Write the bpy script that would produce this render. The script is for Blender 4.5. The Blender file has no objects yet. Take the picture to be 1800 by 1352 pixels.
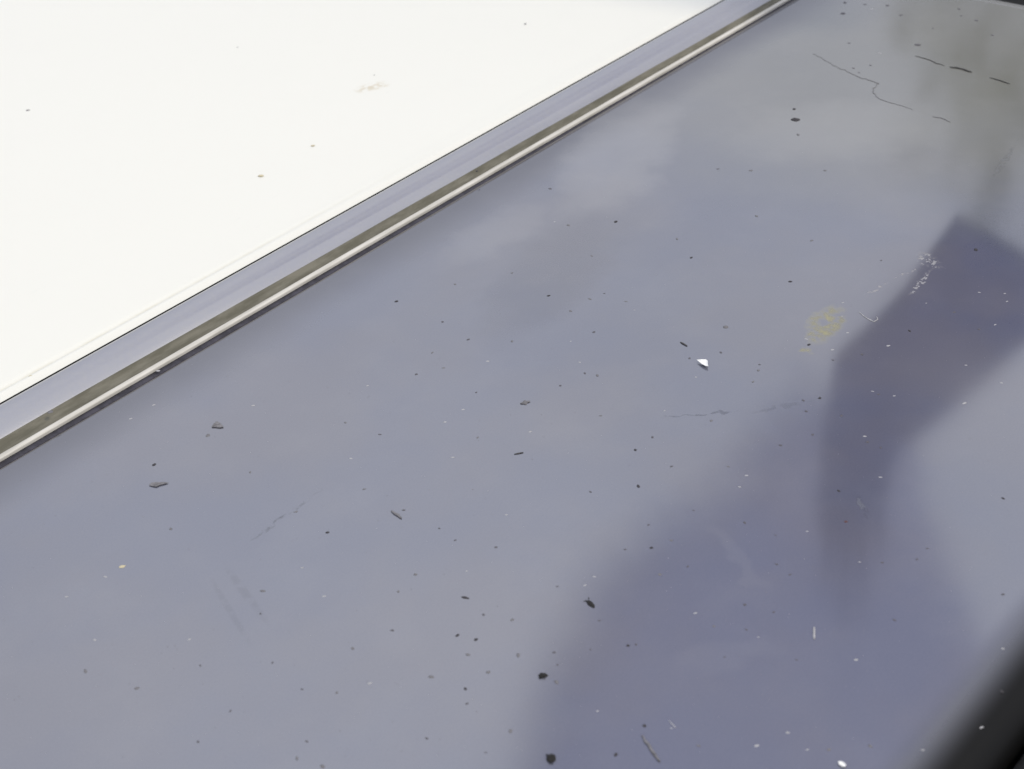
import bpy, bmesh, math, random
from mathutils import Vector, Matrix, noise
rnd = random.Random(7)
S = bpy.context.scene
COL = S.collection
R = math.radians

# ------------------------------------------------------------------ camera
F, D, PITCH, ROLL = 2800.0, 0.65, R(34), R(4.4597)      # focal length in photo pixels (1800 wide), metres, radians
fw = Vector((0, math.cos(PITCH), -math.sin(PITCH)))
r0 = Vector((1, 0, 0)); u0 = r0.cross(fw)
CX = math.cos(ROLL)*r0 - math.sin(ROLL)*u0
CY = math.sin(ROLL)*r0 + math.cos(ROLL)*u0
CAM = -fw*D
cd = bpy.data.cameras.new('camera'); cam = bpy.data.objects.new('camera', cd); COL.objects.link(cam)
M = Matrix((CX, CY, -fw)).transposed().to_4x4(); M.translation = CAM
cam.matrix_world = M
cd.sensor_width = 36; cd.lens = 36*F/1800; cd.clip_start = 0.01; cd.clip_end = 500
cd.dof.use_dof = True; cd.dof.focus_distance = 0.68; cd.dof.aperture_fstop = 20
S.camera = cam

# ------------------------------------------------------------------ world, sun, exposure
SUN_EL, SUN_AZ = R(54), R(118)                           # sun high, behind the right shoulder of the camera
w = bpy.data.worlds.new('World'); S.world = w; w.use_nodes = True
nt = w.node_tree; nt.nodes.clear()
def wn(t, **k):
    n = nt.nodes.new(t)
    for a, b in k.items(): setattr(n, a, b)
    return n
sky = wn('ShaderNodeTexSky', sky_type='NISHITA', sun_disc=False, sun_elevation=SUN_EL, sun_rotation=SUN_AZ,
         air_density=1.0, dust_density=2.0, ozone_density=1.5)
tc = wn('ShaderNodeTexCoord'); sep = wn('ShaderNodeSeparateXYZ'); nt.links.new(tc.outputs['Generated'], sep.inputs[0])
cie = wn('ShaderNodeMapRange'); cie.inputs[1].default_value = 0; cie.inputs[2].default_value = 1
cie.inputs[3].default_value = .75; cie.inputs[4].default_value = 1.25
nt.links.new(sep.outputs[2], cie.inputs[0])
cl = wn('ShaderNodeMix', data_type='RGBA', blend_type='MULTIPLY'); cl.inputs[0].default_value = 1
cl.inputs[6].default_value = (8.7, 9.0, 10.2, 1); nt.links.new(cie.outputs[0], cl.inputs[7])
nz = wn('ShaderNodeTexNoise'); nz.inputs['Scale'].default_value = 2.2; nz.inputs['Detail'].default_value = 4; nz.inputs['Roughness'].default_value = .5
nt.links.new(tc.outputs['Generated'], nz.inputs['Vector'])
nr = wn('ShaderNodeMapRange'); nr.inputs[1].default_value = .3; nr.inputs[2].default_value = .6; nr.inputs[3].default_value = .72; nr.inputs[4].default_value = .95
nt.links.new(nz.outputs[0], nr.inputs[0])
mx = wn('ShaderNodeMix', data_type='RGBA'); nt.links.new(nr.outputs[0], mx.inputs[0])
nt.links.new(sky.outputs[0], mx.inputs[6]); nt.links.new(cl.outputs[2], mx.inputs[7])
bg = wn('ShaderNodeBackground'); bg.inputs[1].default_value = .1; nt.links.new(mx.outputs[2], bg.inputs[0])
out = wn('ShaderNodeOutputWorld'); nt.links.new(bg.outputs[0], out.inputs[0])
sl = bpy.data.lights.new('sun', 'SUN'); sl.energy = 1.4; sl.angle = R(12); sl.color = (1, .90, .74)
so = bpy.data.objects.new('sun', sl); COL.objects.link(so)
sd = Vector((math.cos(SUN_EL)*math.sin(SUN_AZ), math.cos(SUN_EL)*math.cos(SUN_AZ), math.sin(SUN_EL)))
so.rotation_euler = sd.to_track_quat('Z', 'Y').to_euler(); so.location = sd*5
S.view_settings.view_transform = 'Standard'; S.view_settings.look = 'None'; S.view_settings.gamma = 1
S.view_settings.exposure = 0.0

# ------------------------------------------------------------------ frame of the vehicle: x along the trim, y towards the white panel
def ray(px, py): return (fw*F + CX*(px-900) + CY*(676-py)).normalized()
def plane(px, py):
    d = ray(px, py); return CAM + d*(-CAM.z/d.z)
e = ray(3870, -1450); e.z = 0; e.normalize()
n_ = Vector((0, 0, 1)).cross(e)
O = plane(700, 400.6)
YAW = math.atan2(e.y, e.x)
TOLOC = Matrix((e, n_, Vector((0, 0, 1))))
def loc(px, py): return TOLOC @ (plane(px, py) - O)      # photo pixel -> point on the panel, vehicle frame
def mpp(px, py): return (plane(px, py)-CAM).length/F     # metres per photo pixel there

def tag(o, label=None, cat=None, group=None, kind=None):
    for k, v in (('label', label), ('category', cat), ('group', group), ('kind', kind)):
        if v: o[k] = v
    return o
def link(name, me, mat=None, parent=None):
    o = bpy.data.objects.new(name, me); COL.objects.link(o)
    if mat and not me.materials: me.materials.append(mat)
    if parent: o.parent = parent
    return o

# ------------------------------------------------------------------ material helper
class G:
    def __init__(s, name):
        s.m = bpy.data.materials.new(name); s.m.use_nodes = True; s.t = s.m.node_tree
        s.b = s.t.nodes['Principled BSDF']
        s.pos = s.t.nodes.new('ShaderNodeTexCoord').outputs['Object']
    def put(s, sock, v):
        if isinstance(v, bpy.types.NodeSocket): s.t.links.new(v, sock)
        else:
            if sock.type == 'RGBA' and len(v) == 3: v = (*v, 1)
            sock.default_value = v
    def n(s, t, ins=(), out=0, **k):
        n = s.t.nodes.new(t)
        for a, b in k.items(): setattr(n, a, b)
        for i, v in (ins.items() if isinstance(ins, dict) else enumerate(ins)): s.put(n.inputs[i], v)
        return n.outputs[out]
    def math(s, op, *a): return s.n('ShaderNodeMath', a, operation=op)
    def noise(s, scale, detail=3, rough=.5, vec=None, stretch=None, off=(0, 0, 0)):
        vec = s.pos if vec is None else vec
        if stretch or off != (0, 0, 0):
            vec = s.n('ShaderNodeMapping', {0: vec, 1: off, 3: stretch or (1, 1, 1)})
        return s.n('ShaderNodeTexNoise', {'Vector': vec, 'Scale': scale, 'Detail': detail, 'Roughness': rough})
    def mr(s, v, a, b, c=0., d=1., smooth=True):
        return s.n('ShaderNodeMapRange', [v, a, b, c, d], interpolation_type='SMOOTHSTEP' if smooth else 'LINEAR')
    def mix(s, f, a, b): return s.n('ShaderNodeMix', {0: f, 6: a, 7: b}, out=2, data_type='RGBA')
    def mixf(s, f, a, b): return s.n('ShaderNodeMix', {0: f, 2: a, 3: b}, out=0, data_type='FLOAT')
    def blob(s, c, rx, ry, ang=0., vec=None, soft=.5):
        # soft-edged ellipse of dirt centred on c (vehicle frame)
        vec = s.pos if vec is None else vec
        m = s.n('ShaderNodeMapping', {0: vec, 1: (c[0], c[1], 0), 2: (0, 0, ang), 3: (rx, ry, 1.)}, vector_type='TEXTURE')
        sp = s.t.nodes.new('ShaderNodeSeparateXYZ'); s.t.links.new(m, sp.inputs[0])
        r2 = s.math('ADD', s.math('MULTIPLY', sp.outputs[0], sp.outputs[0]), s.math('MULTIPLY', sp.outputs[1], sp.outputs[1]))
        return s.mr(r2, 1., soft*soft if soft < 1 else 0., 0., 1.)
    def line(s, a, b, wd, vec=None):
        c = ((a[0]+b[0])/2, (a[1]+b[1])/2); L = math.hypot(b[0]-a[0], b[1]-a[1])/2
        return s.blob(c, L, wd, math.atan2(b[1]-a[1], b[0]-a[0]), vec, soft=0.3)
    def mx(s, *a):
        r = a[0]
        for b in a[1:]: r = s.math('MAXIMUM', r, b)
        return r
    def set(s, **k):
        for a, v in k.items(): s.put(s.b.inputs[a.replace('_', ' ')], v)
        return s
    def bump(s, h, dist, strength=.5):
        s.put(s.b.inputs['Normal'], s.n('ShaderNodeBump', {'Strength': strength, 'Distance': dist, 'Height': h}))

def pl2(px, py): v = loc(px, py); return (v.x, v.y)

# white paint -------------------------------------------------------
g = G('white_paint')
warp = g.n('ShaderNodeVectorMath', {0: g.pos, 1: g.n('ShaderNodeVectorMath', {0: g.n('ShaderNodeTexNoise', {'Vector': g.pos, 'Scale': 140., 'Detail': 3.}, out=1), 3: .006}, operation='SCALE')}, operation='ADD')
stain = g.math('MULTIPLY', g.blob(pl2(655, 150), .012, .0075, R(-25), vec=warp, soft=.2), g.mr(g.noise(260, 3), .4, .62))
grime = g.mr(g.noise(16, 4, .6), .45, .75, 0, .12)
c = g.mix(grime, (0.785, .78, .70), (.75, .745, .675))
c = g.mix(g.math('MULTIPLY', stain, .55), c, (.52, .43, .25))
scuff = g.mr(g.noise(60, 4, .6, stretch=(1, 7, 1)), .66, .74, 0, .10)
c = g.mix(scuff, c, (.55, .55, .52))
ws = g.t.nodes.new('ShaderNodeSeparateXYZ'); g.t.links.new(g.pos, ws.inputs[0])
cre = g.math('MULTIPLY', g.mr(g.math('ABSOLUTE', g.math('SUBTRACT', ws.outputs[1], .0422)), .0018, .0004), g.mr(ws.outputs[0], .1, -.15))
c = g.mix(g.math('MULTIPLY', cre, g.mr(g.noise(70, 3, .6, stretch=(1, .3, 1)), .3, .7, .10, .38)), c, (.60, .55, .36))   # dirt line in the crease
g.set(Base_Color=c, Roughness=.38, IOR=1.45)
g.bump(g.noise(35, 2), .0004, .15)
WHITE = g.m

# dark glossy panel ---------------------------------------------------
g = G('dusty_gloss_grey')
warp = g.n('ShaderNodeVectorMath', {0: g.pos, 1: g.n('ShaderNodeVectorMath', {0: g.n('ShaderNodeTexNoise', {'Vector': g.pos, 'Scale': 45., 'Detail': 4.}, out=1), 3: .03}, operation='SCALE')}, operation='ADD')
warp = g.n('ShaderNodeVectorMath', {0: warp, 1: (.015, .015, .015)}, operation='SUBTRACT')
fine = g.n('ShaderNodeVectorMath', {0: g.pos, 1: g.n('ShaderNodeVectorMath', {0: g.n('ShaderNodeTexNoise', {'Vector': g.pos, 'Scale': 220., 'Detail': 4.}, out=1), 3: .006}, operation='SCALE')}, operation='ADD')
fine = g.n('ShaderNodeVectorMath', {0: fine, 1: (.003, .003, .003)}, operation='SUBTRACT')
film = g.mr(g.noise(7, 4, .55), .35, .7)                                 # uneven film of dust
film2 = g.mr(g.noise(26, 4, .6, off=(3, 1, 0)), .45, .72, 0, .6)
patch = g.mx(g.blob(pl2(1090, 270), .085, .034, R(20), vec=warp, soft=.1),
             g.math('MULTIPLY', g.blob(pl2(1470, 230), .07, .045, R(-40), vec=warp, soft=.1), .6),
             g.math('MULTIPLY', g.blob(pl2(1275, 1150), .020, .011, R(-40), vec=warp, soft=.02), .22),
             g.math('MULTIPLY', g.blob(pl2(1310, 985), .005, .022, R(-30), vec=warp, soft=.02), .26),
             g.math('MULTIPLY', g.blob(pl2(870, 410), .05, .018, 0., vec=warp, soft=.1), .5))
grain = g.math('MULTIPLY', g.math('SUBTRACT', g.noise(1300, 2, .7), .5), .10)
dust = g.mx(g.math('ADD', g.math('ADD', g.math('MULTIPLY', film, .06), .02), g.math('ADD', g.math('MULTIPLY', patch, .19), grain)), 0.)
dust = g.math('ADD', dust, g.math('MULTIPLY', film2, .05))
sp = g.t.nodes.new('ShaderNodeSeparateXYZ'); g.t.links.new(g.pos, sp.inputs[0])
olive = g.blob(pl2(1740, 100), .26, .20, R(-30), vec=warp, soft=.02)
shade_thin = g.mr(g.math('ADD', sp.outputs[1], g.math('MULTIPLY', g.math('SUBTRACT', g.noise(18, 3), .5), .012)), -.036, -.004, 0., 1.)   # soft dark band beside the trim, its shading painted into the colour
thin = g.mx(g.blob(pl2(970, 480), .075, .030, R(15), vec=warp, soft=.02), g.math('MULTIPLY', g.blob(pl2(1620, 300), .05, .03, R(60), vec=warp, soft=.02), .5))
shade_thin = g.mx(shade_thin, g.math('MULTIPLY', thin, .30))
c = g.mix(dust, g.mix(shade_thin, g.mix(g.math('MULTIPLY', olive, .85), g.mix(g.mr(g.noise(11, 4, .55, off=(5, 2, 0)), .35, .65), (.086, .092, .128), (.103, .101, .121)), (.140, .137, .108)), (.016, .013, .024)), (.44, .43, .39))
# yellow-green pollen smear
pol = g.math('MULTIPLY', g.mx(g.line(pl2(1424, 610), pl2(1474, 532), .0085, vec=fine), g.blob(pl2(1418, 617), .003, .004, 0, vec=fine, soft=.2)),
             g.mr(g.noise(130, 5, .6), .36, .66))
c = g.mix(g.math('MULTIPLY', pol, .75), c, (.34, .30, .045))
# dried white crust
cr = g.mx(g.blob(pl2(1632, 458), .005, .010, R(-30), vec=fine, soft=.2), g.line(pl2(1520, 520), pl2(1566, 494), .0012, vec=fine),
          g.line(pl2(1596, 525), pl2(1640, 470), .0018, vec=fine), g.line(pl2(1566, 494), pl2(1625, 465), .0009, vec=fine))
cr = g.math('MULTIPLY', cr, g.mr(g.noise(420, 3, .6), .46, .6))
c = g.mix(g.math('MULTIPLY', cr, .3), c, (.62, .58, .5))
# rubbed dark streaks
st = g.mx(g.line(pl2(423, 965), pl2(575, 853), .0009, vec=fine),
          g.math('MULTIPLY', g.line(pl2(385, 980), pl2(480, 1110), .0020), .3),
          g.math('MULTIPLY', g.line(pl2(360, 1000), pl2(450, 1150), .0016), .25),
          g.math('MULTIPLY', g.line(pl2(1150, 735), pl2(1310, 722), .0006, vec=fine), .8),
          g.math('MULTIPLY', g.line(pl2(1310, 728), pl2(1440, 702), .0018, vec=fine), .45),
          g.math('MULTIPLY', g.line(pl2(1506, 865), pl2(1525, 915), .0016, vec=fine), .7),
          g.math('MULTIPLY', g.line(pl2(1795, 240), pl2(1740, 320), .0018, vec=fine), .5))
st = g.math('MULTIPLY', g.math('MULTIPLY', st, .75), g.mr(g.noise(240, 3), .34, .55))
c = g.mix(g.math('MULTIPLY', st, .8), c, (.02, .02, .022))
scr = g.mr(g.noise(75, 5, .7, stretch=(1.4, 9, 1)), .70, .78, 0, .25)
c = g.mix(scr, c, (.30, .29, .28))
edge = g.mr(sp.outputs[1], -.3495, -.3695, 0., 1.)                         # black along the near edge, fading in
c = g.mix(edge, c, (.007, .007, .007))
rough = g.math('ADD', .085, g.math('MULTIPLY', dust, .3))
rough = g.mx(rough, g.math('MULTIPLY', g.mx(st, pol, cr), .5))
rough = g.mixf(edge, rough, .45)
ior = g.mixf(edge, g.mixf(g.math('MULTIPLY', st, .35), 2.75, 1.8), 1.22)
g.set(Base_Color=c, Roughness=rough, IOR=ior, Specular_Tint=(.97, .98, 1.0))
hh = g.math('ADD', g.noise(9, 2), g.math('MULTIPLY', g.noise(900, 2), .004))
g.bump(hh, .004, .06)
DARK = g.m

def plain(name, col, rough=.5, ior=1.45, var=.25, scale=300, bump=0.):
    g = G(name)
    v = g.mr(g.noise(scale, 4, .6), .3, .7)
    g.set(Base_Color=g.mix(v, tuple(x*(1-var) for x in col), tuple(min(1, x*(1+var)) for x in col)), Roughness=rough, IOR=ior)
    if bump: g.bump(g.noise(scale*2, 3), bump, .5)
    return g.m
g = G('trim_rubber')
v = g.mr(g.noise(30, 3, .5, stretch=(.25, 2, 1)), .3, .75)
gr = g.mr(g.noise(420, 3), .4, .7)
c = g.mix(v, (.215, .217, .245), (.25, .25, .27)); c = g.mix(g.math('MULTIPLY', gr, .15), c, (.3, .29, .25))
g.set(Base_Color=c, Roughness=g.mixf(v, .20, .28), IOR=2.55); g.bump(g.noise(700, 2), .0001, .3)
TRIM = g.m
g = G('trim_channel_olive')  # olive-brown channel colour, varied along the strip
v = g.mr(g.noise(120, 5, .65, stretch=(.35, 2, 1)), .35, .68)
g.set(Base_Color=g.mix(v, (.10, .094, .066), (.17, .16, .122)), Roughness=.62, IOR=1.4); g.bump(g.noise(900, 3), .0002, .6)
CHAN = g.m
g = G('trim_lip_rubber')
v = g.mr(g.noise(150, 5, .65, stretch=(.2, 2, 1)), .35, .68)
g.set(Base_Color=g.mix(v, (.50, .48, .42), (.66, .635, .57)), Roughness=.4, IOR=1.5)
LIP = g.m
BLACK = plain('black_rubber', (.006, .006, .006), .6, 1.4, .3, 200, .0002)
BLACK2 = plain('black_seal', (.010, .010, .010), .7, 1.25, .4, 200, .0003)

SEAM = plain('seam_dirt', (.045, .043, .055), .7, 1.4, .35, 250, .0002)
# ------------------------------------------------------------------ the vehicle
X0, X1 = -.75, .411
car = bpy.data.objects.new('car', None); COL.objects.link(car)
car.location = O; car.rotation_euler = (0, 0, YAW)
tag(car, 'car bodywork with white panel, rounded grey rubber trim and dusty glossy dark panel', 'car')

def smooth_prof(pts, k=4):
    # Catmull-Rom through the profile points
    res = []
    for i in range(len(pts)-1):
        p0 = pts[max(i-1, 0)]; p1 = pts[i]; p2 = pts[i+1]; p3 = pts[min(i+2, len(pts)-1)]
        for j in range(k):
            t = j/k
            res.append(tuple(.5*((2*b)+(c-a)*t+(2*a-5*b+4*c-d)*t*t+(3*b-a-3*c+d)*t**3) for a, b, c, d in zip(p0, p1, p2, p3)))
    res.append(pts[-1]); return res
def sweep(name, prof, mat, parent, x0=X0, x1=X1, nx=60, wob=0., seed=0, mod=None):
    vs, fs = [], []
    m = len(prof)
    for i in range(nx+1):
        x = x0+(x1-x0)*i/nx
        for (y, z) in prof:
            if mod: y, z = mod(x, y, z)
            if wob: 
                z += wob*noise.noise(Vector((x*14, y*30, seed))); y += wob*noise.noise(Vector((x*11, y*5, seed+9)))
            vs.append((x, y, z))
    for i in range(nx):
        for j in range(m-1):
            a = i*m+j; fs.append((a, a+m, a+m+1, a+1))
    fs.append(tuple(range(m))); fs.append(tuple(reversed(range(nx*m, nx*m+m))))
    me = bpy.data.meshes.new(name); me.from_pydata(vs, [], fs); me.validate()
    bm = bmesh.new(); bm.from_mesh(me); bmesh.ops.recalc_face_normals(bm, faces=bm.faces)
    for f in bm.faces: f.smooth = len(f.verts) == 4
    bm.to_mesh(me); bm.free()
    return link(name, me, mat, parent)
mm = .001
def P(*a): return [(y*mm, z*mm) for y, z in a]
# white panel: gently crowned, a shallow pressed crease and a rolled edge beside the trim
wp = P((33.2, -30), (33.2, -6), (33.25, -2.2)) + smooth_prof(P((33.4, -.9), (34.4, -.25), (37, .35), (39.6, .8), (41.0, .5), (42.4, .0), (44, .15), (48, .5), (70, .7), (150, 1.0), (260, 1.2), (420, .9), (620, -.6), (800, -4)), 5) + P((800, -90),)
def crease(x, y, z):                               # the crease fades out towards the far end
    if .039 < y < .048:
        f = min(1, max(0, (.06-x)/.2)); z = z*f + .00068*(1-f)
    return y, z
sweep('white_panel', wp, WHITE, car, X0, .95, 80, mod=crease)
# the trim: rounded back, olive-brown channel, pale lip
def taper(x, y, z):
    if y < .016:
        f = min(1, max(0, (x+.2)/.5)); y = y*(1-.36*f)
    return y, z
tr = P((31.65, -10),) + smooth_prof(P((31.6, -2.6), (31.4, -.3), (30.6, 1.6), (28.4, 3.5), (25, 5.3), (20.5, 6.0), (16, 5.4), (12.4, 3.9), (10.4, 2.7), (9.0, 1.6)), 5) + P((8.95, -10),)
trim = sweep('trim_strip', tr, TRIM, car, X0, .9, 90, mod=taper, wob=.00004)
ch = P((9.6, -9), (9.6, 1.4)) + smooth_prof(P((9.5, 2.15), (8.9, 1.95), (7.4, .75), (5.4, .0), (3.6, -.3)), 4) + P((3.6, -9),)
sweep('trim_channel', ch, CHAN, trim, X0, .9, 90, mod=taper, wob=.0003, seed=4)
lp = P((3.5, -8),) + smooth_prof(P((3.5, -.3), (3.0, .4), (2.2, .65), (1.2, .55), (.6, .15), (.5, -.5)), 4) + P((.5, -8),)
sweep('trim_lip', lp, LIP, trim, X0, .9, 90, wob=.00015, seed=7)
sweep('seam', P((.45, -8), (.45, -1.1), (-3.2, -1.4), (-3.2, -8)), SEAM, car, X0, X1, 20)
sweep('sealant_bead', P((31.7, -8), (31.7, 1.0), (32.1, 1.45), (32.6, 1.45), (33.0, 1.0), (33.1, -8)), BLACK2, car, X0, .9, 60, wob=.00006)
# the dark panel
dp = P((-2.4, -25), (-2.4, -2.4)) + smooth_prof(P((-2.8, -1.3), (-4.8, -.4), (-8, -.05), (-25, 0), (-80, .0), (-180, 0), (-280, 0), (-355, 0)), 8) + [(-.355-.0225*t, -.015*(1-(1-t**2.4)**(1/2.4))) for t in [k/24 for k in range(1, 25)]] + P((-377.5, -40),)
def gap(x, y, z):                                   # the gap along the trim closes towards the far end
    if y > -.0052: y += .0019*min(1, max(0, (x+.08)/.3))*min(1, (y+.0052)/.002)
    return y, z
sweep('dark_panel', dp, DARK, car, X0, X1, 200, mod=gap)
# rubber seal along the near edge and across the far end
es = P((-380, -45),) + smooth_prof(P((-380, -14), (-380.5, -11.5), (-381, -10), (-385, -9.5), (-392, -13), (-396, -20)), 4) + P((-396, -60),)
sweep('edge_seal', es, BLACK2, car, X0, .44, 40, wob=.0003)
gp = P((-430, -60), (-430, -48), (30, -48), (30, -60))
sweep('lower_body', gp, BLACK, car, X0, .95, 6)
def barx(name, x0, x1, y0, y1, z0, z1, mat, bev=.002):
    bm = bmesh.new(); bmesh.ops.create_cube(bm, size=1)
    for v in bm.verts: v.co = Vector((x0 if v.co.x < 0 else x1, y0 if v.co.y < 0 else y1, z0 if v.co.z < 0 else z1))
    bmesh.ops.bevel(bm, geom=bm.edges[:], offset=bev, segments=3, affect='EDGES')
    for f in bm.faces: f.smooth = True
    me = bpy.data.meshes.new(name); bm.to_mesh(me); bm.free()
    return link(name, me, mat, car)
barx('end_seal', 0.418, .445, -.40, -.002, -.06, -.03, BLACK, .004)

# ------------------------------------------------------------------ ground and unseen things added for the gloss to mirror
def refl(px, py, t):
    p = plane(px, py); d = ray(px, py); d = Vector((d.x, d.y, -d.z)); return p + d*t
def slab(name, pts, thick, mat):
    nrm = (pts[1]-pts[0]).cross(pts[2]-pts[0]).normalized()
    if nrm.dot(CAM-pts[0]) < 0: nrm = -nrm
    n = len(pts)
    me = bpy.data.meshes.new(name)
    base = pts[0]
    flat = [p - nrm*((p-base).dot(nrm)) for p in pts]
    me.from_pydata([p for p in flat]+[p-nrm*thick for p in flat], [],
        [tuple(range(n)), tuple(reversed(range(n, 2*n)))]+[(i, (i+1) % n, n+(i+1) % n, n+i) for i in range(n)])
    bm = bmesh.new(); bm.from_mesh(me); bmesh.ops.recalc_face_normals(bm, faces=bm.faces); bm.to_mesh(me); bm.free()
    return link(name, me, mat)
def on_wall(px, py, ydist, lean=0.):                                # where the mirrored ray meets an upright plane ydist metres beyond the panel
    p = plane(px, py); d = ray(px, py); d = Vector((d.x, d.y, -d.z)); return p + d*((ydist-p.y)/(d.y-lean*d.z))
SHEET = plain('blue_grey_sheet', (.07, .078, .20), .7, 1.4, .15, 40)
WALLM = plain('added_wall_blue_grey', (.60, .63, .90), .8, 1.4, .12, 6)
near = [(1688, 400), (1830, 482), (1830, 590), (1690, 707), (1575, 800), (1560, 850), (1550, 1010), (1530, 880), (1520, 1120), (1500, 900), (1488, 1140), (1470, 900), (1456, 1060), (1440, 900), (1448, 800), (1474, 645), (1590, 530)]  # outline of the added sheet, toothed below so its reflection fades out
tag(slab('added_sheet', [on_wall(x, y, .25, .45) for x, y in near], .01, SHEET),
    'added blue-grey sheet out of view, cut to mirror as a sharp dark shape', 'sheet')
far = [(1580, 540), (1440, 700), (1310, 850), (1120, 990), (1010, 1150), (930, 1500), (1900, 1500), (1900, 1230), (1770, 1200), (1690, 1050), (1625, 900), (1600, 780), (1640, 540)]  # outline of the unseen wall added for its broad dark reflection
def serrate(pts, amp, step):                            # zigzag edge, so the added wall's mirrored shade fades softly
    res = []
    for (x0, y0), (x1, y1) in zip(pts, pts[1:]):
        L = math.hypot(x1-x0, y1-y0); n = max(1, int(L/step)); nx_, ny_ = -(y1-y0)/L, (x1-x0)/L
        for k in range(n):
            a = amp if (len(res) % 2) else -amp
            res.append((x0+(x1-x0)*k/n+nx_*a, y0+(y1-y0)*k/n+ny_*a))
    return res
far = [far[0]]+serrate(far[1:6], 55, 26)+far[6:]
tag(slab('added_wall', [on_wall(x, y, 6.0) for x, y in far], .1, WALLM),
    'added blue-grey wall out of view, shaped to mirror as a broad soft shade', 'wall')
# unseen bush, added for the green reflection in the top right corner
def bush(c, rad, n):
    root = bpy.data.objects.new('bush', None); COL.objects.link(root); root.location = (c.x, c.y, -.95)
    tag(root, 'green bush added out of view, mirrored in the corner', 'bush')
    lv = G('bush_leaf'); lv.set(Base_Color=lv.mix(lv.noise(3, 3), (.10, .12, .03), (.22, .22, .07)), Roughness=.6)
    r = random.Random(5); vs, fs = [], []
    for _ in range(n):
        d = Vector((r.gauss(0, 1), r.gauss(0, 1), r.gauss(0, 1))).normalized()*rad*r.uniform(.01, 1)**1.2
        if noise.noise(d*2.2/rad+Vector((3, 1, 7))) < -.22: continue
        p = Vector((d.x, d.y, d.z*1.1))+Vector((0, 0, c.z+.95))
        a = Vector((r.gauss(0, 1), r.gauss(0, 1), r.gauss(0, .6))).normalized(); b = a.orthogonal().normalized(); q = a.cross(b)
        L, W = r.uniform(.06, .11), r.uniform(.025, .045); k = len(vs)
        vs += [p-a*L, p+b*W+q*.01, p+a*L, p-b*W+q*.01]; fs.append((k, k+1, k+2, k+3))
    me = bpy.data.meshes.new('crown'); me.from_pydata(vs, [], fs); link('crown', me, lv.m, root)
    bm = bmesh.new(); bmesh.ops.create_cone(bm, cap_ends=True, segments=10, radius1=.07, radius2=.03, depth=c.z+.95)
    for v in bm.verts: v.co.z += (c.z+.95)/2
    me = bpy.data.meshes.new('trunk'); bm.to_mesh(me); bm.free(); link('trunk', me, plain('bark', (.09, .07, .05), .9), root)
bp = on_wall(1800, 85, 4.5)
bush(bp+Vector((.42, 0, .0)), .85, 2000)

gm = plain('ground_gravel', (.10, .095, .08), .9, 1.4, .4, 8)
me = bpy.data.meshes.new('ground'); me.from_pydata([(-60, -60, -.95), (60, -60, -.95), (60, 60, -.95), (-60, 60, -.95)], [], [(0, 1, 2, 3)])
tag(link('ground', me, gm), kind='structure')

# ------------------------------------------------------------------ debris lying on the panels
GRIT = plain('dark_grit', (.050, .047, .050), .85, 1.4, .4, 900)
GREY = plain('grey_grit', (.17, .165, .17), .9, 1.4, .3, 900)
PALE = plain('pale_chaff', (.40, .395, .395), .75, 1.4, .15, 900)
TAN = plain('tan_chaff', (.56, .50, .33), .7, 1.4, .25, 900)
PETAL = plain('white_petal', (.86, .86, .83), .5, 1.4, .05, 500)
FIBRE = plain('dark_fibre', (.055, .052, .05), .8, 1.4, .4, 900)
RUST = plain('red_grit', (.11, .055, .055), .8, 1.4, .3, 900)
def chip(name, seed, flat=.35, asp=1., rough=.45):
    bm = bmesh.new(); bmesh.ops.create_icosphere(bm, subdivisions=2, radius=.5)
    for v in bm.verts:
        k = 1 + rough*noise.noise(v.co*2.6+Vector((seed*7.3, 1, seed)))+.5*rough*noise.noise(v.co*6+Vector((seed, 4, 2)))
        v.co = Vector((v.co.x*k*asp, v.co.y*k, max(v.co.z*k*flat, -.12*flat)))
    for f in bm.faces: f.smooth = True
    me = bpy.data.meshes.new(name); bm.to_mesh(me); bm.free(); return me
def variants(base, mat, n, **k):
    res = []
    for i in range(n):
        me = chip(base, i+len(base), **k); me.materials.append(mat); res.append(me)
    return res
MIDG = plain('worn_grit', (.11, .105, .115), .9, 1.4, .3, 900)
VG = variants('grit_speck', GRIT, 6, asp=1.15); VS = variants('grit_speck', MIDG, 6, asp=1.25, flat=.25); VM = variants('grey_speck', GREY, 6, asp=1.2, flat=.2)
VP = variants('pale_speck', PALE, 6, asp=1.5, flat=.18)
VT = variants('tan_speck', TAN, 3, asp=1.6); VR = variants('red_speck', RUST, 1, asp=1.2)
PDARK = -.0
def zsurf(v):
    if v.y > .0335:
        return .0012 if v.y > .06 else .0006
    if v.y > .0: return .0048
    if v.y < -.355: return -.015*(1-max(0, 1-min(1, (-.355-v.y)/.0225)**2.4)**(1/2.4))
    return 0
def place(name, me, px, py, wpx, rot=0., label='', cat='speck', group=None, squash=1.):
    v = loc(px, py); z = zsurf(v)
    if z > .0004:                                            # raised parts: slide back along the ray onto them
        q = plane(px, py)-ray(px, py)*(z/abs(ray(px, py).z)); v = TOLOC@(q-O)
    o = bpy.data.objects.new(name, me); COL.objects.link(o)
    s = wpx*mpp(px, py)
    o.location = O + e*v.x + n_*v.y + Vector((0, 0, z))
    o.rotation_euler = (0, 0, rot); o.scale = (s, s*squash, s)
    return tag(o, label, cat, group)

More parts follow.
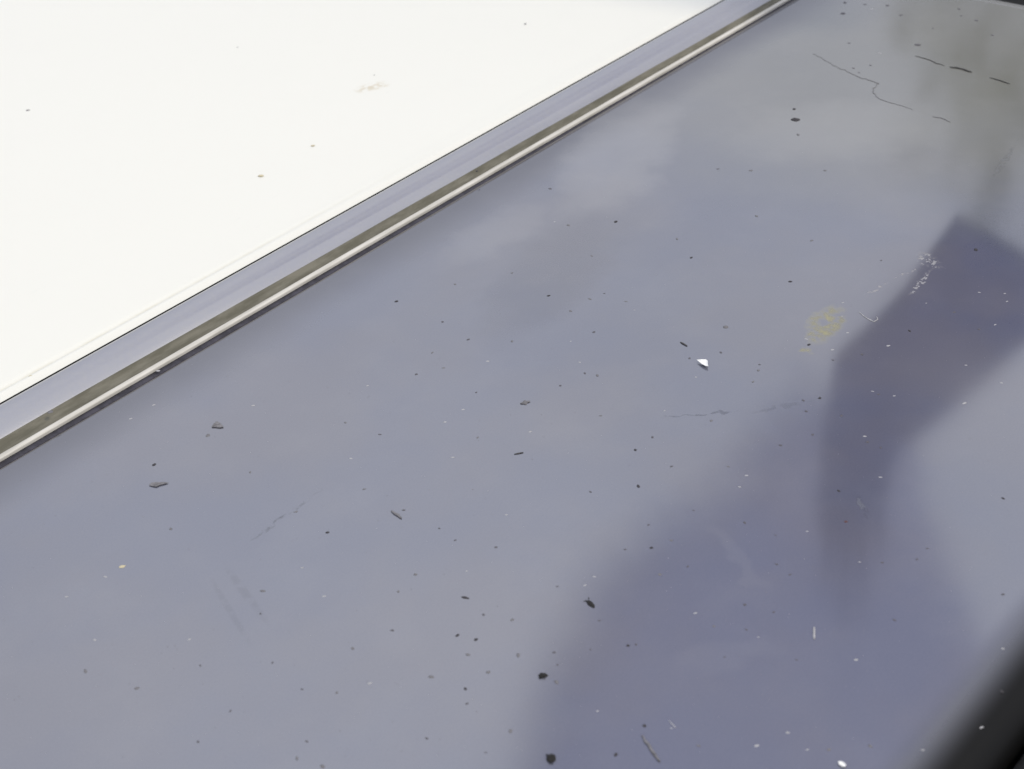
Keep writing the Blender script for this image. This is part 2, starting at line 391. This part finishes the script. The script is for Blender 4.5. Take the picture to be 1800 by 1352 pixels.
dark = '''772,929,5 800,950,5 872,962,6 980,1031,5 850,1081,6 690,1108,6 804,1117,8 837,1124,8 974,1147,6 980,1169,5 818,1211,7 821,1237,6
750,1298,6 854,1323,4 1082,1327,9 1133,1276,8 1104,1135,7 1118,1133,6 1099,966,5 1145,963,7 1140,923,5 1038,1142,4 1053,1091,5 697,530,7 778,566,6
964,520,7 1062,516,4 1044,584,6 732,658,6 1028,656,6 985,678,5 837,690,5 1147,769,6 1117,791,7 1181,820,6 1122,855,9 1038,865,6 710,897,6 668,764,6
271,817,8 576,936,7 458,1079,5 352,1170,5 479,1165,5 405,1250,5 531,1212,5 348,1304,6 539,1303,6 689,1108,6 1365,992,6 1389,1010,6 1309,1063,6 1360,1076,5
1312,1107,5 1274,1155,4 1400,1160,4 1630,964,5 1612,983,5 1551,989,5 1763,1045,6 1572,1090,6 1761,1210,9 1372,783,6 1525,777,6 1548,787,5 1474,863,7
1309,919,6 1363,941,4 1763,876,7 1219,897,4 1212,630,5 1267,620,6 1335,641,5 1422,606,7 1441,700,7 1412,704,6 1417,723,6 1479,731,6 1515,623,6
1464,633,5 1428,764,5 1544,693,5 1715,439,9 1721,579,5 1599,582,7 1389,495,7 1549,458,4 1677,549,5 1396,192,7 1613,79,12 1584,27,8 1485,5,9 1482,24,11
1492,76,6 1082,390,8 967,332,6 1215,453,7 1262,297,5 823,597,6 1209,996,5 802,277,6 812,269,5 794,284,5 838,301,4 668,764,6 1716,36,7 1686,16,7 1690,28,5 1745,62,6
1640,50,5 1560,10,8 1520,8,7 1500,120,6 1530,115,6 1510,128,5'''
faint = '''823,1151,7 911,1152,9 978,1199,9 758,1190,8 858,1182,7 898,1285,7 1037,526,6 1003,547,6 780,647,5 840,769,5 607,743,5 1100,530,5 1056,731,5 365,766,7 462,1039,8
592,1218,5 522,1333,7 567,1348,8 1255,1101,5 1457,1318,6 1530,1312,6 1228,1311,6 1333,651,5 1324,671,5 999,396,6 1388,495,5 1427,423,6 1403,237,7
923,708,12 89,724,9 1050,660,6 900,600,5 640,860,6 520,900,6 440,830,5 300,930,6 240,1210,7 150,1180,8 620,1140,6 700,1040,6 730,1010,6 900,1090,6
1180,950,6 1160,1010,6 1320,300,6 1330,380,6 1190,420,6 1450,300,5 1040,450,5 900,480,5 800,500,5 760,620,5 1250,740,5 1280,820,5'''
pale = '''857,635,8 814,720,8 782,742,8 796,804,9 617,806,8 1019,637,6 646,678,7 932,759,9 1003,600,5 270,712,8 445,713,9 185,1014,10 117,1049,9 570,1048,9
531,998,8 166,1125,9 333,1124,8 1222,1078,9 1505,1160,10 1384,1288,10 1330,1311,11 1726,1271,13 1622,1318,9 1419,1318,8 1511,988,6 1763,1140,8 1312,836,8
1300,856,8 1548,839,8 1419,934,6 1520,767,8 1045,1014,8 1028,1029,8 1223,663,6 1417,596,9 1490,585,7 1463,615,8 1561,608,10 1572,696,6 1534,688,7
1482,532,6 1480,556,5 1721,514,7 1766,516,6 1749,571,7 1695,709,11 1760,673,8 1698,642,6 1628,533,5 1770,530,6 1546,94,8 1532,16,8 230,736,8 278,652,10 890,905,7 820,1004,6
650,1201,10 1050,1250,7 1180,1280,6 1115,545,5 1168,722,6 975,390,5 1333,1120,6'''
def items(t): return [tuple(float(q) for q in s.split(',')) for s in t.split()]
seen = set()
for (x, y, s) in items(dark):
    if (x, y) in seen: continue
    seen.add((x, y))
    tr_ = 0 < loc(x, y).y < .034
    if tr_:
        place('grit_speck', rnd.choice(VG), x, y, s, rnd.uniform(0, 6.3), 'tiny dark grit speck on the rounded grey trim strip', 'speck', 'dark grit specks on the trim')
    else:
        place('grit_speck', rnd.choice(VG if s >= 7 and y > 140 else VS), x, y, s*(.68 if y < 140 else .82), rnd.uniform(0, 6.3), 'tiny dark grit speck on the dusty dark panel', 'speck', 'dark grit specks on the panel', rnd.uniform(.7, 1))
for (x, y, s) in items(faint):
    place('dust_speck', rnd.choice(VM), x, y, s, rnd.uniform(0, 6.3), 'faint grey dust speck on the dusty dark panel', 'speck', 'faint dust specks on the panel', rnd.uniform(.6, 1))
for (x, y, s) in items(pale):
    place('chaff_speck', rnd.choice(VP), x, y, s*.52, rnd.uniform(-.5, .5), 'tiny pale chaff speck on the dusty dark panel', 'speck', 'pale chaff specks on the panel', rnd.uniform(.6, .9))
place('chaff_speck', VT[0], 215, 996, 7, .2, 'small yellowish chaff speck near the left edge of the panel', 'speck')
place('grit_speck', VR[0], 1487, 917, 5, .2, 'tiny reddish speck on the dark panel', 'speck')
# the larger crumbs
BLK = plain('black_soil', (.02, .019, .018), .85, 1.4, .4, 900)
big = chip('crumb', 31, .6, 1.0, 1.0); big.materials.append(BLK)
place('soil_crumb', big, 968, 1334, 18, .5, 'largest black soil crumb on the panel, at the bottom edge of the photo', 'crumb', squash=1.2)
big2 = chip('crumb', 44, .5, 1.1, .9); big2.materials.append(BLK)
place('soil_crumb', big2, 954, 1188, 14, .2, 'oval black soil crumb on the panel, above the largest crumb', 'crumb')
big3 = chip('crumb', 58, .35, .8, .5); big3.materials.append(GRIT)
place('soil_crumb', big3, 818, 1051, 8, 1.2, 'small oblong dark crumb left of the insect-like crumb', 'crumb', squash=1.9)
b4 = chip('crumb', 61, .35, 1.0, .4); b4.materials.append(GREY)
place('soil_crumb', b4, 1276, 575, 10, .1, 'round grey crumb above the white petal', 'crumb')
b5 = chip('crumb', 67, .35, 1.1, .4); b5.materials.append(GRIT)
place('soil_crumb', b5, 1398, 211, 13, -.3, 'brown-grey crumb alone on the upper right of the panel', 'crumb')
# specks on the white panel
for (x, y, s, me, lb) in [(49, 194, 12, VM[1], 'grey smudge-like speck near the left edge of the white panel'),
        (458, 309, 13, VT[1], 'slanted tan chaff piece on the white panel, lowest of those lying clear of the trim'),
        (550, 256, 9, VT[2], 'small tan chaff piece in the middle of the white panel'),
        (658, 132, 5, VM[2], 'tiny grey speck above the tan stain on the white panel'),
        (923, 42, 8, VM[0], 'dark grey speck on the white panel close to the top of the photo'),
        (418, 83, 6, VM[3], 'faint small speck high on the white panel, left of the tan stain'),
        (55, 661, 11, VT[0], 'yellow-green crumb in the crease of the white panel by the left edge'),
        (237, 562, 8, VT[1], 'small yellowish crumb in the crease of the white panel above the trim')]:
    place('crumb' if 'crumb' in lb else 'chaff_speck', me, x, y, s*.46, R(-20) if 'slanted' in lb else .2, lb, 'speck')

# thin things: hairs, twigs, slivers as tapered tubes lying on the panel
def strand(name, pts, wpx, mat, label, cat, z=None, group=None, jit=0.):
    pw = [O*0 + plane(x, y) for x, y in pts]
    q = []
    for i in range(len(pw)-1):
        for j in range(5): q.append(pw[i].lerp(pw[i+1], j/5))
    q.append(pw[-1])
    rd = wpx*mpp(*pts[0])/2; base = q[0].copy()
    bm = bmesh.new(); rings = []
    for i, p in enumerate(q):
        t = (q[min(i+1, len(q)-1)]-q[max(i-1, 0)]).normalized(); s = Vector((0, 0, 1)).cross(t)
        k = i/(len(q)-1); rr = rd*(.35+.65*math.sin(math.pi*min(max(k, .04), .96))**.6)*(1+.5*noise.noise(p*900))
        c = p + s*jit*noise.noise(p*400)*mpp(*pts[0])+Vector((0, 0, rd*.5))
        rings.append([bm.verts.new(c-base+s*math.cos(a)*rr+Vector((0, 0, math.sin(a)*rr*.6))) for a in [m_*math.pi/3 for m_ in range(6)]])
    for a, b in zip(rings, rings[1:]):
        for i in range(6): bm.faces.new((a[i], a[(i+1) % 6], b[(i+1) % 6], b[i]))
    bm.faces.new(rings[0]); bm.faces.new(rings[-1][::-1])
    bmesh.ops.recalc_face_normals(bm, faces=bm.faces)
    for f in bm.faces: f.smooth = True
    me = bpy.data.meshes.new(name); bm.to_mesh(me); bm.free()
    o = link(name, me, mat); o.location = base
    return tag(o, label, cat, group)
strand('twig', [(1128, 1294), (1142, 1314), (1160, 1340)], 6, GREY, 'slanted grey twig lying right of the largest soil crumb', 'twig', jit=3)
strand('twig', [(688, 899), (697, 904), (706, 912)], 5, GREY, 'short grey twig in the middle left of the panel', 'twig', jit=2)
strand('twig', [(1196, 602), (1208, 609)], 3.5, FIBRE, 'short dark twig up and left of the white petal', 'twig')
strand('twig', [(904, 799), (920, 796)], 3.2, FIBRE, 'thin level dark twig in the middle of the panel', 'twig')
strand('twig', [(1670, 118), (1688, 121), (1708, 127)], 3.4, FIBRE, 'thickest piece of the broken dark stalk at the upper right', 'twig', jit=2)
strand('twig', [(1740, 137), (1758, 142), (1775, 148)], 2.3, FIBRE, 'straight dark stalk piece nearest the right edge, below the thickest piece', 'twig')
strand('fibre', [(1608, 99), (1630, 104), (1645, 111), (1660, 116)], 1.6, FIBRE, 'thin faded start of the broken dark stalk at the upper right', 'fibre', jit=2)
strand('hair', [(1430, 95), (1445, 103), (1470, 118), (1485, 124), (1507, 135), (1530, 142), (1545, 147), (1536, 156), (1535, 164), (1545, 173), (1560, 180), (1580, 184), (1605, 193)], 1.2, GREY,
       'long wavy dark hair on the upper right of the panel', 'hair', jit=4)
strand('hair', [(1640, 205), (1655, 208), (1670, 215)], 1.6, GREY, 'short end of hair lying past the long wavy hair', 'hair', jit=3)
strand('hair', [(1510, 549), (1517, 555), (1524, 560), (1536, 566), (1543, 562), (1541, 557)], 2.0, PALE, 'hooked white hair beside the yellow smear', 'hair')
strand('sliver', [(1431, 1103), (1431, 1124)], 4.5, PALE, 'upright pale sliver on the lower right of the panel', 'sliver')
strand('sliver', [(1145+30, 1266), (1188, 1280)], 1.8, PALE, 'fine pale scratch-like sliver above the slanted grey twig', 'sliver')

def leaf(name, px, outline, mat, label, cat, lift, curl, k=1.):
    m = mpp(px[0], px[1]); base = plane(*px)
    pts = [plane(px[0]+x, px[1]+y)-base for x, y in outline]
    c = sum(pts, Vector())/len(pts)
    bm = bmesh.new(); n = len(pts); rows = []
    for f in (1., .66, .33):
        rows.append([bm.verts.new(c+(p-c)*f+Vector((0, 0, lift*m+curl*m*(f*f)*(.4+.6*((i*7) % n)/n)))) for i, p in enumerate(pts)])
    cv = bm.verts.new(c+Vector((0, 0, lift*m)))
    for a, b in zip(rows, rows[1:]):
        for i in range(n): bm.faces.new((a[i], a[(i+1) % n], b[(i+1) % n], b[i]))
    for i in range(n): bm.faces.new((rows[-1][i], rows[-1][(i+1) % n], cv))
    ex = bmesh.ops.extrude_face_region(bm, geom=bm.faces[:])
    for v in ex['geom']:
        if isinstance(v, bmesh.types.BMVert): v.co.z += .8*m
    bmesh.ops.recalc_face_normals(bm, faces=bm.faces)
    me = bpy.data.meshes.new(name); bm.to_mesh(me); bm.free()
    o = link(name, me, mat); o.location = base
    return tag(o, label, cat)
leaf('petal', (1236, 642), [(-11, -6), (-4, -5), (5, -5), (8, -3), (8, 2), (9, 6), (4, 5), (-3, 1)], PETAL, 'bright white petal, the most visible fleck on the dark panel', 'petal', 2, 4)
leaf('seed_husk', (1480, 1345), [(-7, -4), (-2, -5), (4, -2), (7, 2), (5, 5), (0, 4), (-5, 1)], PETAL, 'white seed husk at the bottom edge of the photo on the right', 'seed', 1.5, 2)
leaf('leaf_flake', (382, 748), [(-10, 4), (-6, -2), (0, -6), (5, -3), (10, 2), (11, 4), (4, 5), (-3, 4)], GREY, 'triangular grey leaf flake on the left of the panel', 'flake', .5, 1)
leaf('leaf_flake', (279, 852), [(-17, 2), (-12, -2), (0, -3), (12, -3), (17, -2), (10, 0), (2, 2), (-4, 5), (-11, 4)], GREY, 'long grey leaf flake on the left, below the triangular flake', 'flake', .5, 1)
leaf('leaf_flake', (923, 708), [(-9, 2), (-3, -1), (8, -3), (9, -1), (3, 1), (-5, 3)], GREY, 'faint long grey flake in the middle of the panel', 'flake', .3, .5)
# the insect-like crumb: body, head, legs
bugm = chip('dead_insect', 5, .5, 2.6, .5); bugm.materials.append(BLK)
bug = place('dead_insect', bugm, 1038, 1062, 9, R(-60), 'small black dead insect lying right of the middle near the bottom', 'insect')

for k, (pp, wd) in enumerate([([(1036, 1058), (1031, 1056), (1025, 1058)], 1.6), ([(1035, 1054), (1035, 1050)], 1.4), ([(1040, 1066), (1046, 1063)], 1.3)]):
    lg = strand('leg', pp, wd, BLK, None, None); lg.parent = bug; lg.matrix_parent_inverse = Matrix.LocRotScale(bug.location, bug.rotation_euler, bug.scale).inverted()
# ------------------------------------------------------------------ the finest dust: nobody could count it
def dust_cloud(name, n, mat, smin, smax, seed):
    r = random.Random(seed); vs, fs = [], []
    for _ in range(n):
        px, py = r.uniform(-40, 1840), r.uniform(-20, 1380)
        v = loc(px, py)
        if v.y > -.004 or v.y < -.345 or v.x > .40: continue
        m = r.uniform(smin, smax)**1.0*.001; a0 = r.uniform(0, 6.28); b = len(vs); k = r.uniform(.4, 1)
        for i in range(5):
            a = a0+i*1.2566; rr = m*.5*r.uniform(.6, 1.2)
            vs.append((v.x+math.cos(a)*rr, v.y+math.sin(a)*rr*k, .00003))
        vs.append((v.x, v.y, m*.35))
        for i in range(5): fs.append((b+i, b+(i+1) % 5, b+5))
    me = bpy.data.meshes.new(name); me.from_pydata(vs, [], fs)
    o = link(name, me, mat); o.location = O; o.rotation_euler = (0, 0, YAW)
    return tag(o, kind='stuff')
dust_cloud('pale_dust', 900, PALE, .12, .3, 3)
dust_cloud('dark_dust', 900, GREY, .15, .45, 4)
